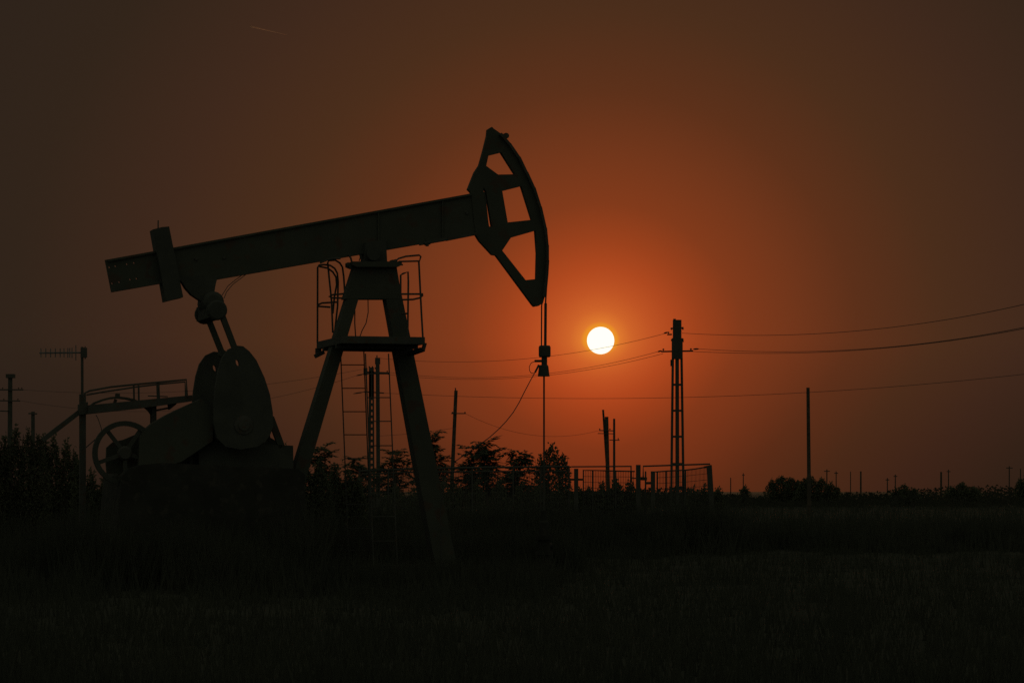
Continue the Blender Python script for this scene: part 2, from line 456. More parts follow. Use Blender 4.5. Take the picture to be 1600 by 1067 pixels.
b.tube([P(246.5, 597, 0), P(247.5, 624, 0)], 2.6 * px, 6); b.tube([P(231, 618.5, 0), P(262, 619.5, 0)], .9 * px, 6)
part('handrail', b, 'steel', pf)
b = MB(); a0 = P(182, 655, .1)
arc = [P(x, y, .1) for x, y in [(140, 636), (147, 630), (160, 625), (172, 622), (184, 621), (196, 622.3), (208, 625), (216, 628.5), (224, 633)]]
for p_, q_ in zip(arc, arc[1:]): b.bar(p_, q_, 1.6 * px, .09)
b.box((arc[4].x - .04, .03, arc[4].z), (arc[4].x + .03, .17, arc[4].z + .07)); b.bar(P(178, 633, .1), P(181, 624, .1), 2 * px, .04)
part('belt_cover', b, 'paint', pf)
b = MB(); b.bar(P(129, 905, 0), P(129, 616, 0), 4.6 * px, .055); b.prism(UZ([(122.5, 632), (136, 628), (137, 647), (123, 648)]), -.12, .12)
pp = part('platform_post', b, 'steel')
b = MB(); b.bar(P(124, 643.5, 0), P(66, 688, 0), 3.6 * px, .045); part('brace', b, 'steel', pp)
b = MB(); b.tube([P(x, y, -.4) for x, y in [(150, 648), (154, 656), (158, 668), (160, 680)]], .6 * px, 5)
b.tube([P(x, y, -.4) for x, y in [(133, 700), (140, 694), (148, 687), (156, 682)]], .9 * px, 5)
part('motor_cable', b, 'cable', pf)

# samson post: saddle, head plate, two raking box legs
b = MB(); b.prism(UZ([(568, 380), (600, 375), (602, 412), (566, 412)]), -.16, .16); b.lathe(P(584, 396, -.3), [(.13, 0), (.13, .6)], (0, 1, 0), 16)
sd = part('saddle_bearing', b, 'iron')
b = MB()
b.prism(UZ([(545, 410.5), (622, 410.5), (622, 416), (616, 419), (552, 419), (545, 416)]), -.3, .3)
b.prism(UZ([(552, 417), (616.5, 417), (625, 468), (536, 468)]), -.16, .16)
for x, y in ((543, 413), (547, 417), (624, 413), (617, 408), (612, 409)): b.lathe(P(x, y, -.1), [(2.8 * px, -.06), (2.8 * px, .06)], (0, 1, 0), 8)
b.tube([P(618, 413.5, -.1), P(629.5, 413.8, -.1)], 1.3 * px, 6)
b.tube([P(561, 396, -.1), P(563, 402, -.1), P(561, 408, -.1)], .8 * px, 5)
part('post_head', b)
def leg(outer, inner, gy, hw0, hw1):
    b = MB()
    (ox0, oy0), (ox1, oy1) = outer; (ix0, iy0), (ix1, iy1) = inner
    def at(x0, y0, x1, y1, y): return x0 + (x1 - x0) * (y - y0) / (y1 - y0)
    ys = (417, 905)
    o = [P(at(ox0, oy0, ox1, oy1, y), y) for y in ys]; i = [P(at(ix0, iy0, ix1, iy1, y), y) for y in ys]
    hw = (hw0, hw1)
    b.hull([(o[1].x, -hw1, o[1].z), (i[1].x, -hw1, i[1].z), (i[1].x, hw1, i[1].z), (o[1].x, hw1, o[1].z)],
           [(o[0].x, -hw0, o[0].z), (i[0].x, -hw0, i[0].z), (i[0].x, hw0, i[0].z), (o[0].x, hw0, o[0].z)])
    f = (o[1] + i[1]) / 2; b.box((f.x - .32, -hw1 - .1, -.02), (f.x + .32, hw1 + .1, .05))
    part('post_leg', b)
leg(((554, 421), (467, 702)), ((557, 469), (490, 697)), 905, .15, .2)
leg(((616, 419), (680, 735)), ((601, 471), (650.5, 742)), 905, .15, .2)

# platform round the post, its rails and two ladders
pl = MB(); top = P(579, 530.5, 0).z; a_, b_ = .765, 1.1
pl.box((-a_, -b_, top - .13), (a_, b_, top))
pl.bar((-a_ + .02, b_ - .05, top - .12), (-a_ + .02, b_ - .05, top - .24), .05, .04)
pl.bar(P(492, 557, .9), P(506, 550, .9), 3 * px, .05)
pl.bar(P(660, 546, -.9), P(640, 553, -.2), 3 * px, .05); pl.bar(P(664, 536, -.95), P(661, 547, -.95), 2.4 * px, .04)
for s_ in (-.55, .55): pl.bar((-a_, s_, top - .16), (a_, s_, top - .16), .035, .04)
plat = part('post_platform', pl, 'steel')
def rail(lines, r=1.5):
    b = MB()
    for w, pts in lines:
        ww = w if isinstance(w, (list, tuple)) else [w] * len(pts)
        b.tube([P(x, y, wi) for (x, y), wi in zip(pts, ww)], r * px, 6)
    part('guard_rail', b, 'steel', plat)
rail([(1.05, [(496, 535), (496.3, 418), (498.5, 414.5), (506, 413.5), (516, 414.8), (523, 419.5), (527, 427), (528.3, 440), (527.5, 478), (522, 528)]),
      (1.0, [(499, 416.5), (512, 419), (520, 425), (525, 433), (526, 445), (522.5, 464), (520, 490)]),
      (.2, [(520, 520), (518, 470), (514.5, 436), (512, 411), (513.5, 407.3), (524, 406.6), (531, 411), (535, 417.5), (537, 432), (539, 462)]),
      (1.05, [(495.5, 477), (503, 473.5), (527.5, 472)]), (1.0, [(496, 478.5), (516, 480)]),
      (.2, [(538, 459), (520, 460.5), (514, 463.5), (520, 465.5), (538, 466)]), (-.2, [(500, 411), (512, 406), (520, 404), (532, 404)]),
      (-.1, [(544, 398), (548, 403), (550, 411)])])
rail([(-1.05, [(616.5, 409), (623, 404), (634, 400.7), (655, 398.8), (657.5, 401), (655.5, 408), (623, 408.8)]),
      (-1.05, [(654.3, 407), (656, 440), (658.5, 490), (660.8, 529)]),
      (-.6, [(626, 470), (626, 430), (630, 427.5), (637.5, 425), (638, 440), (637, 529)]),
      (-1.0, [(626, 459.5), (661, 459.5)]), (-1.0, [(626, 468.5), (645, 468), (656, 465.5), (661, 461)]), (-.6, [(627, 490), (637.5, 490)])])
def ladder(w, tl, tr, bl, br, rungs):
    b = MB(); b.tube([P(*tl, w), P(*bl, w)], 1.0 * px, 6); b.tube([P(*tr, w), P(*br, w)], 1.0 * px, 6)
    def X(a, c, y): return a[0] + (c[0] - a[0]) * (y - a[1]) / (c[1] - a[1])
    for y in rungs: b.tube([P(X(tl, bl, y), y, w), P(X(tr, br, y), y, w)], .85 * px, 5)
    part('ladder', b, 'steel')
ladder(1.08, (532, 545), (568.3, 545), (545.2, 880), (581, 880), [570, 606.5, 643, 679, 716, 752, 788, 825, 860])
ladder(-1.08, (571, 552.5), (607, 552.5), (585, 912), (622, 912), [584, 621, 658, 696, 733, 770, 807, 845, 883])
b = MB(); b.tube([P(x, y, 0) for x, y in [(575, 468), (575.3, 488), (572, 505), (566, 516), (562, 527)]], .8 * px, 5); b.tube([P(554.5, 485, .3), P(554.3, 505, .3), P(555.8, 528, .3)], 1.0 * px, 5)
part('grease_line', b, 'cable')

# horse head
outer = [(761, 203), (767.5, 199), (770, 201.8), (782, 210), (795, 225), (810, 246), (822, 270), (833.5, 294), (843.5, 324), (851.5, 357), (854.5, 384), (855, 408),
         (853.5, 429), (851.5, 447), (849.5, 465), (847, 474), (840, 478.5), (834, 479.5), (831, 476.5), (774, 399.5), (768, 398.5), (748, 377), (742, 367),
         (734.5, 301), (730, 296.5), (740.5, 270), (748, 258.5), (754, 237), (760, 213)]
holes = [[(762, 243.8), (782, 239), (803.5, 273), (777, 273.5), (758.5, 260)],
         [(783.5, 299), (813.5, 291.5), (830, 344), (792, 348)],
         [(797, 372), (835.5, 361), (838, 396), (837, 436.3), (820, 438), (783.5, 392)],
         [(753.8, 293), (758.5, 300), (767.5, 354.5), (763, 354.5), (755, 306)]]
hh = MB(); hh.prism(UZ(outer), -.06, .06, [UZ(h) for h in holes])
head = part('horse_head', hh)
b = MB(); arcp = [P(x, y) for x, y in [(781, 209)] + outer[4:15]]
for p_, q_ in zip(arcp, arcp[1:]):
    d = (q_ - p_).normalized(); nn = Vector((-d.z, 0, d.x)) * -.05
    b.hull([(p_.x, -.14, p_.z), (p_.x, .14, p_.z), (p_.x + nn.x, .14, p_.z + nn.z), (p_.x + nn.x, -.14, p_.z + nn.z)],
           [(q_.x, -.12, q_.z), (q_.x, .14, q_.z), (q_.x + nn.x, .14, q_.z + nn.z), (q_.x + nn.x, -.12, q_.z + nn.z)])
part('arc_face', b, 'steel', head)
b = MB(); b.lathe(P(788.5, 213.5, 0), [(4.6 * px, -.12), (4.6 * px, .12)], (0, 1, 0), 12); b.tube([P(780, 210), P(789, 214)], 2 * px, 6)
part('cable_anchor', b, 'steel', head)
# bridle, carrier bar, polished rod
b = MB(); b.tube([P(857.0, 408, -.06), P(855.8, 429, -.06), P(853.8, 450, -.06), P(852.6, 470, -.06), P(852, 540, -.06)], 1.3 * px, 8)
b.tube([P(852.5, 474, -.06), P(852, 540, -.06)], 2.3 * px, 8); b.tube([P(848.8, 462, .06), P(846.3, 478, .06), P(846, 540, .06)], 1.1 * px, 6)
part('bridle_cable', b, 'cable')
b = MB(); c0_ = P(851, 549, 0); c1_ = P(851, 579, 0)
b.lathe(P(851, 558, 0), [(8.2 * px, 0), (9.6 * px, 2 * px), (9.6 * px, 16 * px), (8 * px, 18.5 * px)], (0, 0, 1), 16)
b.lathe(P(850.5, 571, 0), [(4.6 * px, 0), (4.6 * px, 13.5 * px)], (0, 0, 1), 12)
b.lathe(P(849.5, 588, 0), [(9.8 * px, 0), (9.2 * px, 2 * px), (7.6 * px, 16 * px), (6.6 * px, 18 * px)], (0, 0, 1), 16)
b.tube([P(851, 564, 0), P(835.5, 564, 0)], 2 * px, 8)
cb = part('carrier_bar', b, 'iron')
b = MB(); b.tube([P(x, y, 0) for x, y in [(836, 564.5), (830, 567), (827, 573), (827.5, 579), (830, 583), (834, 583)]], .6 * px, 5)
b.tube([P(842, 570, 0), P(836, 582, 0)], 1.6 * px, 6)
b.tube([P(x, y, w) for x, y, w in [(838, 578, 0), (829, 594, -.05), (819.5, 612, -.1), (811, 629, -.12), (802, 644, -.15), (791, 658, -.2), (779, 670.5, -.2), (765, 683, -.25), (750, 694, -.3), (732, 706, -.3), (712, 720, -.3), (695, 745, -.3), (688, 800, -.3), (690, 890, -.3)]], .75 * px, 5)
part('sensor_cable', b, 'cable', cb)
b = MB(); wl_top = 1.25
b.tube([P(850, 570, 0), Vector((P(850, 700, 0).x, 0, wl_top - .4))], 1.5 * px, 8); part('polished_rod', b, 'steel')

# wellhead under the rod
wq = P(850, 760, 0); wpos = PJ.loc + PJ.e * wq.x
wh = bpy.data.objects.new('wellhead', None); wh.location = (wpos.x, wpos.y, 0); COL.objects.link(wh)
tag(wh, 'low dark wellhead standing under the pumping rod', 'wellhead')
b = MB(); b.lathe((0, 0, 0), [(.2, 0), (.2, .25), (.12, .25), (.12, .7)], seg=16); b.build('casing', 'shaded_base', wh)
b = MB(); b.lathe((0, 0, .42), [(.17, 0), (.17, .06)], seg=14); b.build('flange', 'shaded_base', wh)
b = MB(); b.lathe((0, 0, .7), [(.16, 0), (.16, .08)], seg=14); b.build('flange', 'shaded_base', wh)
b = MB(); b.lathe((0, 0, .78), [(.09, 0), (.09, .25), (.06, .28), (.06, .47)], seg=14); b.build('stuffing_box', 'shaded_base', wh)
b = MB(); b.tube([(.08, .1, .6), (.12, .5, .6), (.12, .6, .5), (.12, .6, 0)], .045, 8); b.build('flow_pipe', 'shaded_base', wh)

# ------------------------------------------------------------------ antenna mast on the platform post
AN = Frame(128.5, PJ.L(128, 616).x * math.sin(TH) + 53.0, TH)
zt = AN.L(128.5, 616).z
an = AN.empty('antenna')
tag(an, 'comb shaped television antenna on a thin mast above the rear platform', 'antenna')
an.location.z = zt
A = lambda x, y, w=0: AN.L(x, y, w) - Vector((0, 0, zt))
b = MB(); b.tube([A(128.5, 616.2), A(128.3, 542)], 2.1 * px, 8); b.build('mast', 'steel', an)
b = MB(); b.box(A(126.5, 558.5) - Vector((0, .06, 0)), A(135.5, 543.5) + Vector((0, .06, 0))); b.tube([A(133, 541), A(133, 561)], .9 * px, 5); b.build('mast_clamp', 'steel', an)
b = MB(); b.tube([A(61.5, 551.5), A(128, 551)], 1.25 * px, 6); bo = b.build('boom', 'alu', an)
for x, hgt in ((64, 7), (71.5, 7), (79, 7), (86.5, 7), (94, 7), (100, 7), (106, 7.5), (109, 7.5), (112.5, 8), (118.5, 12)):
    b = MB(); b.tube([A(x, 551.3 - hgt), A(x, 551.3 + hgt)], .75 * px, 5); b.build('antenna_rod', 'alu', bo)

# ------------------------------------------------------------------ poles
def insulator(mb, c, r, axis=(0, 0, 1)):
    mb.lathe(c, [(r * .3, 0), (r * .3, r * .8), (r, r * .9), (r * .7, r * 1.3), (r, r * 1.5), (r * .5, r * 2.3)], axis, 8)

# lattice pole near the sun
LP = Frame(1058, 110.0); L = LP.L; m = LP.m
lp = LP.empty('lattice_pole')
tag(lp, 'open framed concrete power pole with crossarms, right of the setting sun', 'power pole')
b = MB()
def post(mb, x0, y0, x1, y1, hp, hw, fr=LP, h1=None): 
    mb.bar(fr.L(x0, y0), fr.L(x1, y1), hp * fr.m, hw, 1.0 if h1 is None else h1 / hp)
b.box(L(1051.5, 530) - Vector((0, .14, 0)), L(1064.5, 500) + Vector((0, .14, 0)))
b.box(L(1049.8, 561) - Vector((0, .17, 0)), L(1066.4, 528.6) + Vector((0, .17, 0)))
b.bar(L(1051.3, 560), L(1048.2, 833), 1.7 * m, .12); b.bar(L(1064.9, 560), L(1069, 833), 1.7 * m, .12); b.bar(L(1058, 560), L(1058.5, 833), 2.7 * m, .12)
for y in (601, 641.5, 682, 724.5, 764, 800): b.box(L(1050.3, y + 1.6) - Vector((0, .1, 0)), L(1067, y - 1.6) + Vector((0, .1, 0)))
for x0, y0, x1, y1 in ((1048, 512, 1051, 514.5), (1065, 511, 1068, 514), (1048.5, 530, 1050.5, 533), (1066, 529, 1068, 533.5), (1052, 500, 1056, 498.2), (1047.6, 562, 1049.5, 572)):
    b.box(L(x0, max(y0, y1)) - Vector((0, .06, 0)), L(x1, min(y0, y1)) + Vector((0, .06, 0)))
b.build('pole_shaft', 'concrete', lp)
b = MB(); b.tube([L(1050, 522.5), L(1042.5, 522.8)], 1.2 * m, 6); b.build('upper_arm', 'steel', lp)
b = MB(); b.tube([L(1033, 549.3), L(1083, 548.3)], 1.3 * m, 6); b.build('crossarm', 'steel', lp)
def ins(fr, x, y, parent, r=1.6):
    b = MB(); insulator(b, fr.L(x, y), r * fr.m); b.build('insulator', 'ceramic', parent)
def strain(fr, x0, y0, x1, y1, parent, r=1.3):
    a, c = fr.L(x0, y0), fr.L(x1, y1); b = MB(); h = (c - a).length
    b.lathe(a, [(r * .4 * fr.m, 0), (r * fr.m, h * .3), (r * fr.m, h * .7), (r * .4 * fr.m, h)], (c - a), 8); b.build('insulator', 'ceramic', parent)
ins(LP, 1044.5, 522, lp); strain(LP, 1043.5, 519, 1037, 521, lp)
ins(LP, 1036.5, 548.5, lp, 1.7); strain(LP, 1034, 548, 1027.5, 549.5, lp)
ins(LP, 1079.5, 548, lp, 1.7); strain(LP, 1083, 545.5, 1092, 545, lp)
ins(LP, 1049, 516, lp); ins(LP, 1067, 516, lp); ins(LP, 1067.5, 535, lp, 1.2)

# twin pole seen between the legs of the pumpjack
TP = Frame(584, 155.0); L = TP.L; m = TP.m
tp_ = TP.empty('twin_pole')
tag(tp_, 'twin power pole with perforated shaft, seen between the pumpjack legs', 'power pole')
b = MB(); b.bar(L(578.5, 580), L(576.5, 815), 1.8 * m, .1); b.bar(L(583, 580), L(584, 815), 1.2 * m, .1)
for k in range(20): b.box(L(577, 625 + k * 9.4) - Vector((0, .09, 0)), L(584.2, 620.5 + k * 9.4) + Vector((0, .09, 0)))
b.box(L(576.5, 622) - Vector((0, .1, 0)), L(584, 574) + Vector((0, .1, 0)))
b.build('perforated_shaft', 'concrete', tp_)
b = MB(); b.bar(L(590, 566), L(591.5, 815), 2.9 * m, .12); b.build('round_shaft', 'concrete', tp_)
b = MB(); b.box(L(586, 569) - Vector((0, .1, 0)), L(594, 559) + Vector((0, .1, 0))); b.tube([L(589, 560), L(589, 555)], 1 * m, 6); b.build('pole_cap', 'steel', tp_)
b = MB(); b.bar(L(568, 581.5), L(608, 582.8), 1.3 * m, .05); b.box(L(568, 586) - Vector((0, .1, 0)), L(574, 575) + Vector((0, .1, 0))); b.build('crossarm', 'steel', tp_)
b = MB(); b.bar(L(568, 612), L(600, 614), .9 * m, .05); b.build('crossarm', 'steel', tp_)
for x, y in ((577, 575), (582, 575), (586.5, 577), (605, 582)): ins(TP, x, y, tp_, 1.3)
strain(TP, 568, 584.5, 556, 587, tp_, 1.0); strain(TP, 568, 612.5, 552, 615, tp_, 1.0)

def simple_pole(name, label, px0, Y, shaft, hp, mat='wood', arms=(), insul=(), group=None, extra=None, h1=None, cat='power pole'):
    fr = Frame(px0, Y); root = fr.empty(name); tag(root, label, cat, group)
    base = HOR + CH / Y * F
    b = MB(); (x0, y0), (x1, y1) = shaft
    xb = x0 + (x1 - x0) * (base + 2 - y0) / (y1 - y0)
    b.tube([fr.L(xb, base + 2), fr.L(x0, y0)], hp * fr.m * 1.1, 8, (h1 or hp * .9) * fr.m); b.build('pole_shaft', mat, root)
    for a in arms:
        b = MB(); b.bar(fr.L(a[0], a[1]) - Vector((0, hp * fr.m, 0)), fr.L(a[2], a[3]) - Vector((0, hp * fr.m, 0)), a[4] * fr.m, .05); b.build('crossarm', 'steel', root)
    for x, y in insul: ins(fr, x, y, root, 1.2)
    if extra: extra(fr, root)
    return fr, root

simple_pole('utility_pole', 'slightly leaning pole with one thin crossarm, left of the hanging cable', 711, 170, ((712.5, 610), (706.5, 745)), 3.0, 'wood',
            arms=[(705, 646, 728, 646, .8)], insul=[(707, 646), (726.5, 646)], extra=lambda fr, r: (lambda b: (b.tube([fr.L(712, 611), fr.L(711.5, 606)], 1 * fr.m, 6), b.build('pole_tip', 'steel', r)))(MB()))
def brace_extra(fr, r):
    b = MB(); b.tube([fr.L(953, 797), fr.L(942.3, 640)], 2.2 * fr.m, 8, 1.6 * fr.m); b.build('brace_pole', 'wood', r)
    b = MB(); b.bar(fr.L(934, 677, -.2), fr.L(958, 677.5, -.2), .6 * fr.m, .04); b.build('crossarm', 'steel', r)
simple_pole('braced_pole', 'short power pole with a slanting brace pole below the sun', 948, 206, ((947.8, 651), (950, 766)), 3.1, 'wood',
            arms=[(936, 672.5, 961, 673, .8)], insul=[(937, 672), (953, 672)], extra=brace_extra)
simple_pole('utility_pole', 'thin pole with crossarm just right of the braced pole', 959.5, 225, ((959.6, 654), (959.6, 766)), 1.9, 'concrete',
            arms=[(952, 687.3, 968, 687.6, .7)], insul=[(966, 687)])
simple_pole('utility_pole', 'bare pole without crossarms rising from the round bush', 1263, 177, ((1262.5, 605.5), (1264, 745)), 2.9, 'wood')
simple_pole('utility_pole', 'thick pole with three crossarms at the left edge', 15.5, 150, ((16, 586), (15.5, 690)), 3.8, 'concrete',
            arms=[(-5, 609, 37, 609, 1.0), (-3, 626, 32, 626.5, .9), (-3, 642, 13, 642.5, .9)], insul=[(4, 608), (29, 608), (34, 608), (6, 625.5), (28, 625.5)],
            extra=lambda fr, r: (lambda b: (b.box(fr.L(10, 590.5) - Vector((0, .2, 0)), fr.L(23, 584.5) + Vector((0, .2, 0))), b.build('pole_cap', 'concrete', r)))(MB()))
simple_pole('utility_pole', 'short flat topped pole behind the left bush', 51.5, 230, ((51.5, 643), (51.5, 700)), 3.2, 'concrete', arms=[(45, 646, 58.5, 646.5, 1.1)])

# tiny poles on the horizon
FAR = [(1141.7, 746, 1.0, 0, 'tiny far pole just right of the leaning corner fence post'),
       (1161.4, 739, 1.0, 2, 'tiny far pole standing over the small round bush'),
       (1292, 733, 1.2, 4.5, 'far T shaped pole nearest the tall bare pole'),
       (1306.5, 736, 1.0, 3, 'far pole at the right edge of the round bush'),
       (1329, 736.5, .9, 0, 'faint thin far pole left of the thick black one'),
       (1345, 736, 1.7, 0, 'short thick black far pole right of the round bush'),
       (1386.5, 746.5, 1.1, 3, 'shorter of the close pair of faint far poles'),
       (1399, 741, 1.1, 3, 'taller of the close pair of faint far poles'),
       (1470.5, 737, 2.0, 0, 'thick faint far pole left of a slim one'),
       (1482, 733.5, 1.1, 3, 'slim far pole beside the low bush near the right'),
       (1577, 728, 1.2, 5, 'tallest far pole with a crossarm near the right edge'),
       (1594.5, 732, 1.0, 0, 'far pole above the bush at the right edge')]
for x, y, hp, arm, lab in FAR:
    Y = 6.6 * F / (HOR - y)
    Y = min(Y, 1000)
    simple_pole('distant_pole', lab, x, Y, ((x, y), (x, 768)), hp * .8, 'wood', arms=[(x - arm, y + 3, x + arm, y + 3, .7)] if arm else (), group='far power poles on the horizon')

# ------------------------------------------------------------------ overhead wires
def wire(label, pts, Y0, Y1, r=.008, group='overhead power wires'):
    (x0, y0), (xm, ym), (x1, y1) = pts
    def y(x): return (y0 * (x - xm) * (x - x1) / ((x0 - xm) * (x0 - x1)) + ym * (x - x0) * (x - x1) / ((xm - x0) * (xm - x1)) + y1 * (x - x0) * (x - xm) / ((x1 - x0) * (x1 - xm)))
    n_ = 36; p = []
    for k in range(n_ + 1):
        x = x0 + (x1 - x0) * k / n_; inv = 1 / Y0 + (1 / Y1 - 1 / Y0) * k / n_
        p.append(world_pt(x, y(x), 1 / inv))
    o = p[0].copy(); b = MB(); b.tube([q - o for q in p], r, 5)
    ob = b.build('power_wire', 'cable'); ob.location = o
    tag(ob, label, 'wire', group)
wire('topmost wire running right from the lattice pole', [(1066, 520.5), (1300, 520), (1640, 466)], 110, 62)
wire('upper of two close wires sagging right from the lattice pole crossarm', [(1091, 545), (1300, 548), (1640, 503)], 110, 62)
wire('lower of two close wires sagging right from the lattice pole crossarm', [(1080, 549), (1300, 549.5), (1640, 505.5)], 110.3, 62.5)
wire('wire passing in front of the sun to the lattice pole', [(1038, 521.3), (800, 562.3), (592, 559.5)], 110, 155)
wire('upper of two near parallel wires just below the sun', [(1028, 549.3), (800, 588.3), (606, 581.5)], 110, 155)
wire('lower of two near parallel wires just below the sun', [(1036, 552.5), (800, 590.8), (606, 585)], 110.3, 155.3)
wire('long low wire crossing behind the rod to the right edge', [(595, 613.7), (1100, 620), (1640, 580)], 155, 100, .009)
wire('upper wire left of the twin pole passing the crank', [(566, 577), (427, 599), (30, 608.5)], 155, 150)
wire('lower wire left of the twin pole passing the crank', [(556, 587), (427, 621.5), (30, 625.5)], 155, 150)
wire('lowest wire sagging between the leaning pole and braced pole', [(727, 645.8), (846, 681), (938, 672)], 170, 206, .009)
wire('short wire between the twin pole and leaning pole', [(706.5, 669), (650, 676.5), (592, 681)], 170, 155)

# ------------------------------------------------------------------ fences and gate posts
def mesh_panel(mb, fr, tl, tr, bl, br, nx, ny, r, w=0.0):
    def lerp(a, b_, t): return (a[0] + (b_[0] - a[0]) * t, a[1] + (b_[1] - a[1]) * t)
    for i in range(nx + 1):
        t_ = i / nx; mb.bar(fr.L(*lerp(tl, tr, t_), w), fr.L(*lerp(bl, br, t_), w), r, r)
    for j in range(ny + 1):
        t_ = j / ny; mb.bar(fr.L(*lerp(tl, bl, t_), w + r), fr.L(*lerp(tr, br, t_), w + r), r, r)
GB = lambda Y: HOR + CH / Y * F
FY = 82.0
WF = Frame(760, FY); L = WF.L; m = WF.m; gb = GB(FY)
wf = WF.empty('wire_fence')
tag(wf, 'long wire mesh fence with twin top rails behind the pumpjack legs', 'fence')
b = MB(); b.tube([L(560, 736), L(640, 732.5), L(760, 730), L(890, 728.8)], 1.7 * m, 6); b.build('top_rail', 'steel', wf)
b = MB(); b.tube([L(560, 741), L(640, 737.5), L(760, 736.5), L(890, 736)], 1.4 * m, 6); b.build('middle_rail', 'steel', wf)
for x in (562, 607, 672, 738, 802, 845): b = MB(); b.bar(L(x, gb), L(x, 730.5), 1.2 * m, .03); b.build('post', 'steel', wf)
b = MB(); mesh_panel(b, WF, (560, 739), (888, 735), (560, gb - 6), (888, gb - 6), 130, 14, .006); b.build('wire_mesh', 'steel', wf)
b = MB(); b.bar(L(889, gb), L(889, 729.5), 1.4 * m, .035); b.build('post', 'steel', wf)

GA = Frame(948, FY); L = GA.L
ga = GA.empty('mesh_gate')
tag(ga, 'wire mesh gate panel in front of the braced pole', 'gate')
b = MB(); b.tube([L(893, 729), L(987, 728.3)], 1.1 * m, 6); b.tube([L(986, 728.5), L(986, 751)], 1.0 * m, 6); b.tube([L(986, 747), L(995, 747)], 1.0 * m, 6)
b.build('upper_bar', 'steel', ga)
b = MB(); b.tube([L(911.5, gb - 8), L(911.5, 734), L(950, 735.3), L(992, 736.3)], 1.1 * m, 6); b.tube([L(911.5, gb - 12), L(990, gb - 12)], .9 * m, 6); b.build('gate_frame', 'steel', ga)
b = MB(); mesh_panel(b, GA, (912, 735), (990, 736), (912, gb - 12), (990, gb - 12), 30, 12, .006); b.build('wire_mesh', 'steel', ga)
for x in (926, 962): b = MB(); b.bar(L(x, gb), L(x, 735), .9 * m, .025); b.build('upright', 'steel', ga)

def gate_post(label, px0, x0, x1, yt, lean=0, cross=None, w=0.0):
    fr = Frame(px0, FY + w); root = fr.empty('gate_post'); tag(root, label, 'gate post', 'thick posts of the wire fence'); gb_ = GB(FY + w)
    b = MB(); b.bar(fr.L((x0 + x1) / 2 + lean * (gb_ - yt) / 40, gb_ + 1), fr.L((x0 + x1) / 2, yt), (x1 - x0) / 2 * fr.m, .09); b.build('post_body', 'concrete', root)
    for c_ in cross or ():
        b = MB(); b.bar(fr.L(c_[0], c_[1]), fr.L(c_[2], c_[3]), c_[4] * fr.m, .035); b.build('cross_piece', 'wood', root)
gate_post('short thick post left of the mesh gate with a cross piece', 900, 897, 903.5, 732, cross=[(888, 749, 912, 749, 1.6)], w=-.3)
gate_post('tallest thick post standing in the gap between gate and fence', 997, 993.8, 1000.8, 726, cross=[(994, 747, 1011, 748, 2.6)], w=-.3)
gate_post('thick post between the gap and the right fence bay', 1020, 1017, 1023.5, 736, cross=[(1008, 754.5, 1020, 754.5, 2)], w=-.3)
gate_post('leaning thick corner post at the right end of the fence', 1108, 1104, 1112, 727.5, lean=2.6, cross=[(1100, 730, 1112, 727.5, 1.6)])

FB = Frame(1060, FY + .3); L = FB.L
fb = FB.empty('wire_fence')
tag(fb, 'fence bay with sagging second rail around the lattice pole foot', 'fence')
b = MB(); b.tube([L(1005, 748), L(1005, 728.2), L(1055, 726.5), L(1109.5, 724.8)], 1.3 * m, 6); b.build('top_rail', 'steel', fb)
b = MB(); b.tube([L(1024, 737), L(1049, 735.2), L(1070, 734.3), L(1085, 732.6), L(1098, 730.4), L(1110, 728.8)], 1.1 * m, 6); b.build('sagging_rail', 'steel', fb)
for x, y in ((1008.7, 736), (1027, 736.5), (1041, 735.5), (1071, 735)): b = MB(); b.bar(L(x, GB(FY)), L(x, y), 1.2 * m, .03); b.build('post', 'steel', fb)
b = MB(); mesh_panel(b, FB, (1028, 737), (1068, 734.5), (1028, GB(FY) - 10), (1068, GB(FY) - 10), 18, 12, .006)
mesh_panel(b, FB, (1068, 734.5), (1105, 730), (1068, GB(FY) - 10), (1107, GB(FY) - 10), 18, 12, .006); b.build('wire_mesh', 'steel', fb)

# ------------------------------------------------------------------ trees and bushes
def rvec(r): 
    while True:
        v = Vector((r.uniform(-1, 1), r.uniform(-1, 1), r.uniform(-1, 1)))
        if .05 < v.length < 1: return v.normalized()
def frond(mb, r, c, d, Ln, leafL):
    """drooping compound leaf: leaflets in pairs along a bending stalk"""
    p = c.copy(); d = d.normalized(); k = 7
    for i in range(k):
        d = (d + Vector((0, 0, -.10))).normalized(); p = p + d * Ln / k
        s = d.cross(Vector((0, 0, 1)))
        if s.length < .05: s = Vector((1, 0, 0))
        s.normalize()
        for sg in (-1, 1):
            ld = (s * sg + d * .6 + Vector((0, 0, -.25)) + rvec(r) * .3).normalized()
            mb.leaf(p, ld, (Vector((0, 0, 1)) + rvec(r) * .5).normalized(), leafL * r.uniform(.8, 1.2), leafL * .45)
    mb.leaf(p, d, Vector((0, 0, 1)), leafL, leafL * .4)
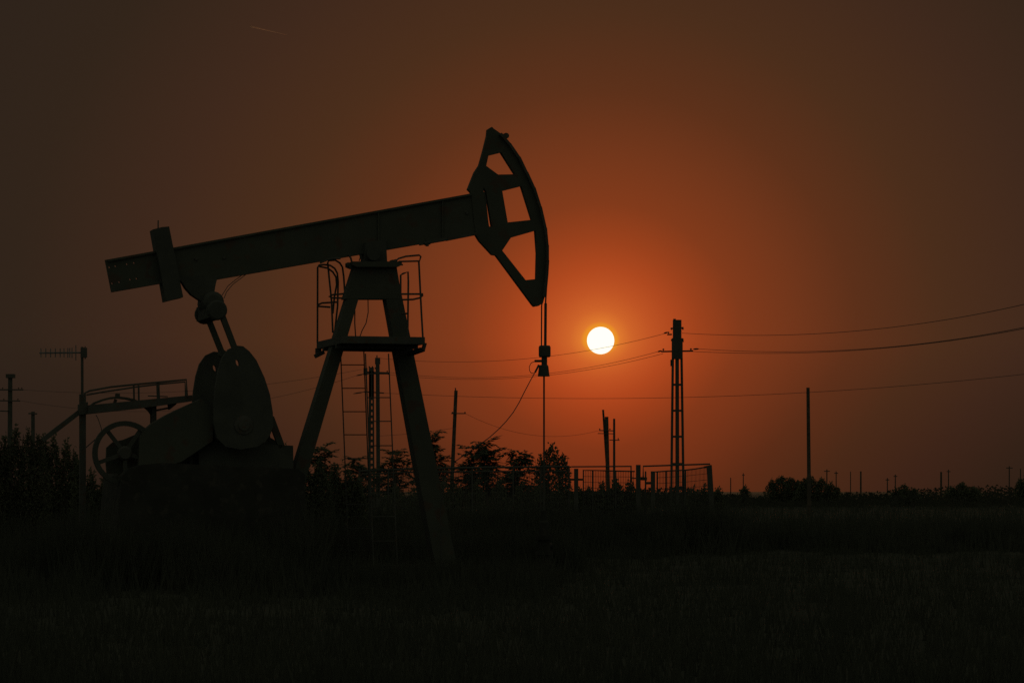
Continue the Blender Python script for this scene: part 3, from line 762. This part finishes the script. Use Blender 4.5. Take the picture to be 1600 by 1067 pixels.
def frond_tree(label, pxc, ytop, wpx, Y, seed, n=12, group='young feathery trees behind the wire fence'):
    r = random.Random(seed); fr = Frame(pxc, Y); root = fr.empty('young_tree'); tag(root, label, 'tree', group)
    H = fr.L(pxc, ytop).z; W = wpx / 2 * fr.m
    tr_ = MB(); cr = MB()
    lean = r.uniform(-.15, .15)
    t0 = Vector((lean, 0, H * .45)); tr_.tube([(0, 0, -.05), (lean * .5, 0, H * .2), t0], .07, 7, .045)
    for k in range(n):
        a = r.uniform(0, 2 * math.pi); zz = H * (.42 + .5 * ((k + .5) / n)); rad = W * (1.0 - .55 * ((k + .5) / n)) * r.uniform(.55, 1)
        e = Vector((lean + math.cos(a) * rad, math.sin(a) * rad, zz))
        if k == n - 1: e = Vector((lean * 1.3, 0, H * .93))
        mid = (t0 + e) / 2 + Vector((0, 0, -.1 * rad)); st = t0 - Vector((0, 0, H * .12 * r.random()))
        tr_.tube([st, mid, e], .03, 5, .008)
        for j in range(r.randint(6, 9)):
            aa = r.uniform(0, 2 * math.pi); d = Vector((math.cos(aa), math.sin(aa), r.uniform(0, 1.3)))
            frond(cr, r, e, d, r.uniform(.35, .62) * min(1, W / .7 + .2), r.uniform(.19, .27))
        for j in range(2):
            aa = r.uniform(0, 2 * math.pi); frond(cr, r, mid, Vector((math.cos(aa), math.sin(aa), .3)), r.uniform(.4, .65), .17)
    tr_.build('trunk', 'bark', root); cr.build('crown', 'leaf', root)
frond_tree('feathery young tree whose fronds show just right of the pumpjack leg', 680, 672, 44, 112, 3, 15)
frond_tree('feathery young tree just right of the leaning pole', 735, 692, 46, 114, 5, 13)
frond_tree('pointed young tree beneath the end of the hanging cable', 764, 683, 40, 111, 8, 13)
frond_tree('low spreading young tree midway between cable and rod', 808, 699, 52, 113, 11, 14)
frond_tree('feathery young tree behind the twin pole, right of the ladders', 622, 702, 56, 114, 14, 13)
frond_tree('feathery young tree seen through the far ladder', 556, 712, 50, 116, 17, 11)
frond_tree('young tree just right of the rear pumpjack leg', 508, 692, 44, 114, 21, 12)

def bush(name, label, lumps, Y, seed, leafL, dens=1.0, mat='leaf', cat='bush', group=None, stems=True, spiky=0.0):
    """lumps: (px, ytop, halfwidth px); leaves fill each lump from the ground up, outline broken by shoots"""
    r = random.Random(seed); fr = Frame(lumps[0][0], Y); root = fr.empty(name); tag(root, label, cat, group)
    cr = MB(); st = MB()
    for x, yt, hw in lumps:
        tp = fr.L(x, yt); H = tp.z; W = hw * fr.m; c = Vector((tp.x, 0, 0))
        nl = int(dens * 9 * (2 * W) * H / (leafL * leafL * .5))
        nl = min(nl, 9000)
        for i in range(nl):
            t_ = r.random() ** .75; a = r.uniform(0, 2 * math.pi); rr = math.sqrt(r.random())
            prof = math.sqrt(max(0, 1 - (max(0, t_ - .45) / .56) ** 2)) * (1 + .16 * math.sin(a * 3 + seed + t_ * 7) + .1 * math.sin(a * 7 + t_ * 13))
            q = c + Vector((math.cos(a) * rr * W * prof, math.sin(a) * rr * min(W, 1.6) * prof, t_ * H * (1 - .22 * rr * rr)))
            q += rvec(r) * leafL * .5; d = (rvec(r) + Vector((0, 0, .35))).normalized()
            cr.leaf(q, d, rvec(r), leafL * r.uniform(.6, 1.3), leafL * .5)
        for k in range(max(4, int(7 * W))):
            a = r.uniform(0, 2 * math.pi); e = c + Vector((math.cos(a) * W * .8, math.sin(a) * min(W, 1.6) * .6, H * r.uniform(.6, .95)))
            st.tube([c + Vector((r.uniform(-.2, .2) * W, 0, -.05)), (c + e) / 2 + Vector((0, 0, H * .12)), e], .02 + .006 * H, 5, .006)
        for k in range(int(spiky * W * 8)):
            xx = r.uniform(-.85, .85); zb = H * math.sqrt(max(0, 1 - xx * xx)) * .9; b0 = c + Vector((xx * W, r.uniform(-.4, .4), zb))
            d = Vector((r.uniform(-.35, .35), r.uniform(-.3, .3), 1)).normalized(); ln = r.uniform(.15, .4) * max(.6, H * .18)
            st.tube([b0 - d * ln, b0 + d * ln], .008, 4, .004)
            for j in range(7): cr.leaf(b0 + d * ln * (j / 5 - .4), (rvec(r) + d).normalized(), rvec(r), leafL * .8, leafL * .36)
    st.build('stems', 'bark', root); cr.build('foliage', mat, root)

bush('bushy_tree', 'dense leafy small tree directly behind the pumping rod', [(862, 691, 26), (846, 708, 14), (880, 706, 14)], 112, 31, .15, .42, cat='tree', spiky=1.2)
bush('bush', 'dark bush at the left edge beneath the crossarm pole', [(24, 662, 20), (-4, 686, 26), (44, 668, 22), (8, 676, 16), (60, 676, 20)], 64, 33, .075, .55, spiky=1.2, mat='leaf_dry')
bush('bush', 'dark bush left of the antenna post under the slanting brace', [(84, 677, 20), (104, 686, 18), (70, 674, 14), (118, 700, 14)], 66, 35, .075, .55, spiky=1.0)
bush('bush', 'low dark scrub behind the flywheel and antenna post', [(142, 734, 18), (122, 716, 12), (165, 738, 22)], 60, 37, .075, .7, spiky=.6)
bush('bush', 'dark scrub sloping down beside the rear pumpjack leg', [(446, 694, 20), (474, 703, 22), (500, 716, 22)], 60, 39, .075, .7, spiky=.8)
bush('bush', 'low dark scrub at the foot of the far ladder', [(524, 722, 20), (544, 733, 20), (560, 745, 16)], 62, 41, .075, .7, spiky=.8)
bush('bush', 'low scrub behind the long fence left of the leaning pole', [(655, 750, 22), (618, 757, 18), (694, 748, 20)], 98, 43, .12, .3, spiky=.8)
bush('bush', 'low scrub behind the long fence under the hanging cable', [(744, 750, 20), (780, 747, 18), (716, 755, 16)], 98, 45, .12, .3, spiky=.8)
bush('bush', 'low scrub behind the long fence left of the pumping rod', [(815, 752, 18), (842, 748, 16), (872, 756, 16)], 98, 47, .12, .3, spiky=.8)
bush('bush', 'dark scrub filling the mesh gate around the braced pole foot', [(962, 749, 22), (940, 755, 20), (985, 748, 16)], 92, 49, .12, .6, spiky=.9)
bush('bush', 'low scrub left of the mesh gate behind the short post', [(905, 759, 14), (921, 760, 14)], 92, 51, .12, .6, spiky=.9)
bush('bush', 'low scrub around the foot of the leaning corner post', [(1100, 757, 16), (1122, 759, 14), (1082, 762, 14)], 88, 53, .12, .6, spiky=.9)
bush('bush', 'small round bush alone on the far horizon', [(1163, 760, 10)], 300, 55, .3, .8)
bush('bush', 'broad rounded bush left of the tall bare pole', [(1221, 743, 20), (1206, 750, 12), (1236, 746, 16), (1248, 750, 12)], 310, 57, .26, .7, spiky=.4)
bush('bush', 'broad bush around the foot of the tall bare pole', [(1266, 743, 18), (1256, 748, 14), (1284, 748, 16), (1298, 754, 13), (1308, 761, 8)], 305, 59, .26, .7, spiky=.5)
bush('bush', 'low bush on the horizon right of the faint pair of poles', [(1412, 757, 14), (1428, 762, 12), (1400, 763, 10)], 300, 61, .28, .7)
bush('bush', 'spiky low bush on the horizon beside the slim pole', [(1503, 754, 16), (1486, 761, 12), (1522, 761, 14)], 300, 63, .28, .7, spiky=.6)
bush('bush', 'tall dark bush cut off by the right edge', [(1606, 738, 14), (1594, 748, 10)], 300, 65, .26, .7, spiky=.5)
# scrub line on the horizon: uncountable
verts = []; faces = []; rng = random.Random(99)
for k in range(26000):
    Y = rng.uniform(280, 420); x = rng.uniform(-.19, .19) * Y
    hmax = 1.25 + .55 * math.sin(x * .11 + 1) + .4 * math.sin(x * .31 + 2) + .3 * math.sin(x * .83)
    z = rng.uniform(0, max(.5, hmax)); s_ = rng.uniform(.12, .3); a = rng.uniform(0, 6.28); i = len(verts)
    dx, dz = math.cos(a) * s_, math.sin(a) * s_; dy = rng.uniform(-.1, .1)
    verts += [(x - dx, Y - dy, z - dz * .5), (x + dz * .5, Y, z + s_), (x + dx, Y + dy, z + dz * .5)]; faces.append((i, i + 1, i + 2))
me = bpy.data.meshes.new('scrub'); me.from_pydata(verts, [], faces); me.materials.append(M['scrub'])
sb = bpy.data.objects.new('scrub', me); COL.objects.link(sb)
tag(sb, 'low dark scrub running along the far edge of the field', 'scrub', kind='stuff')
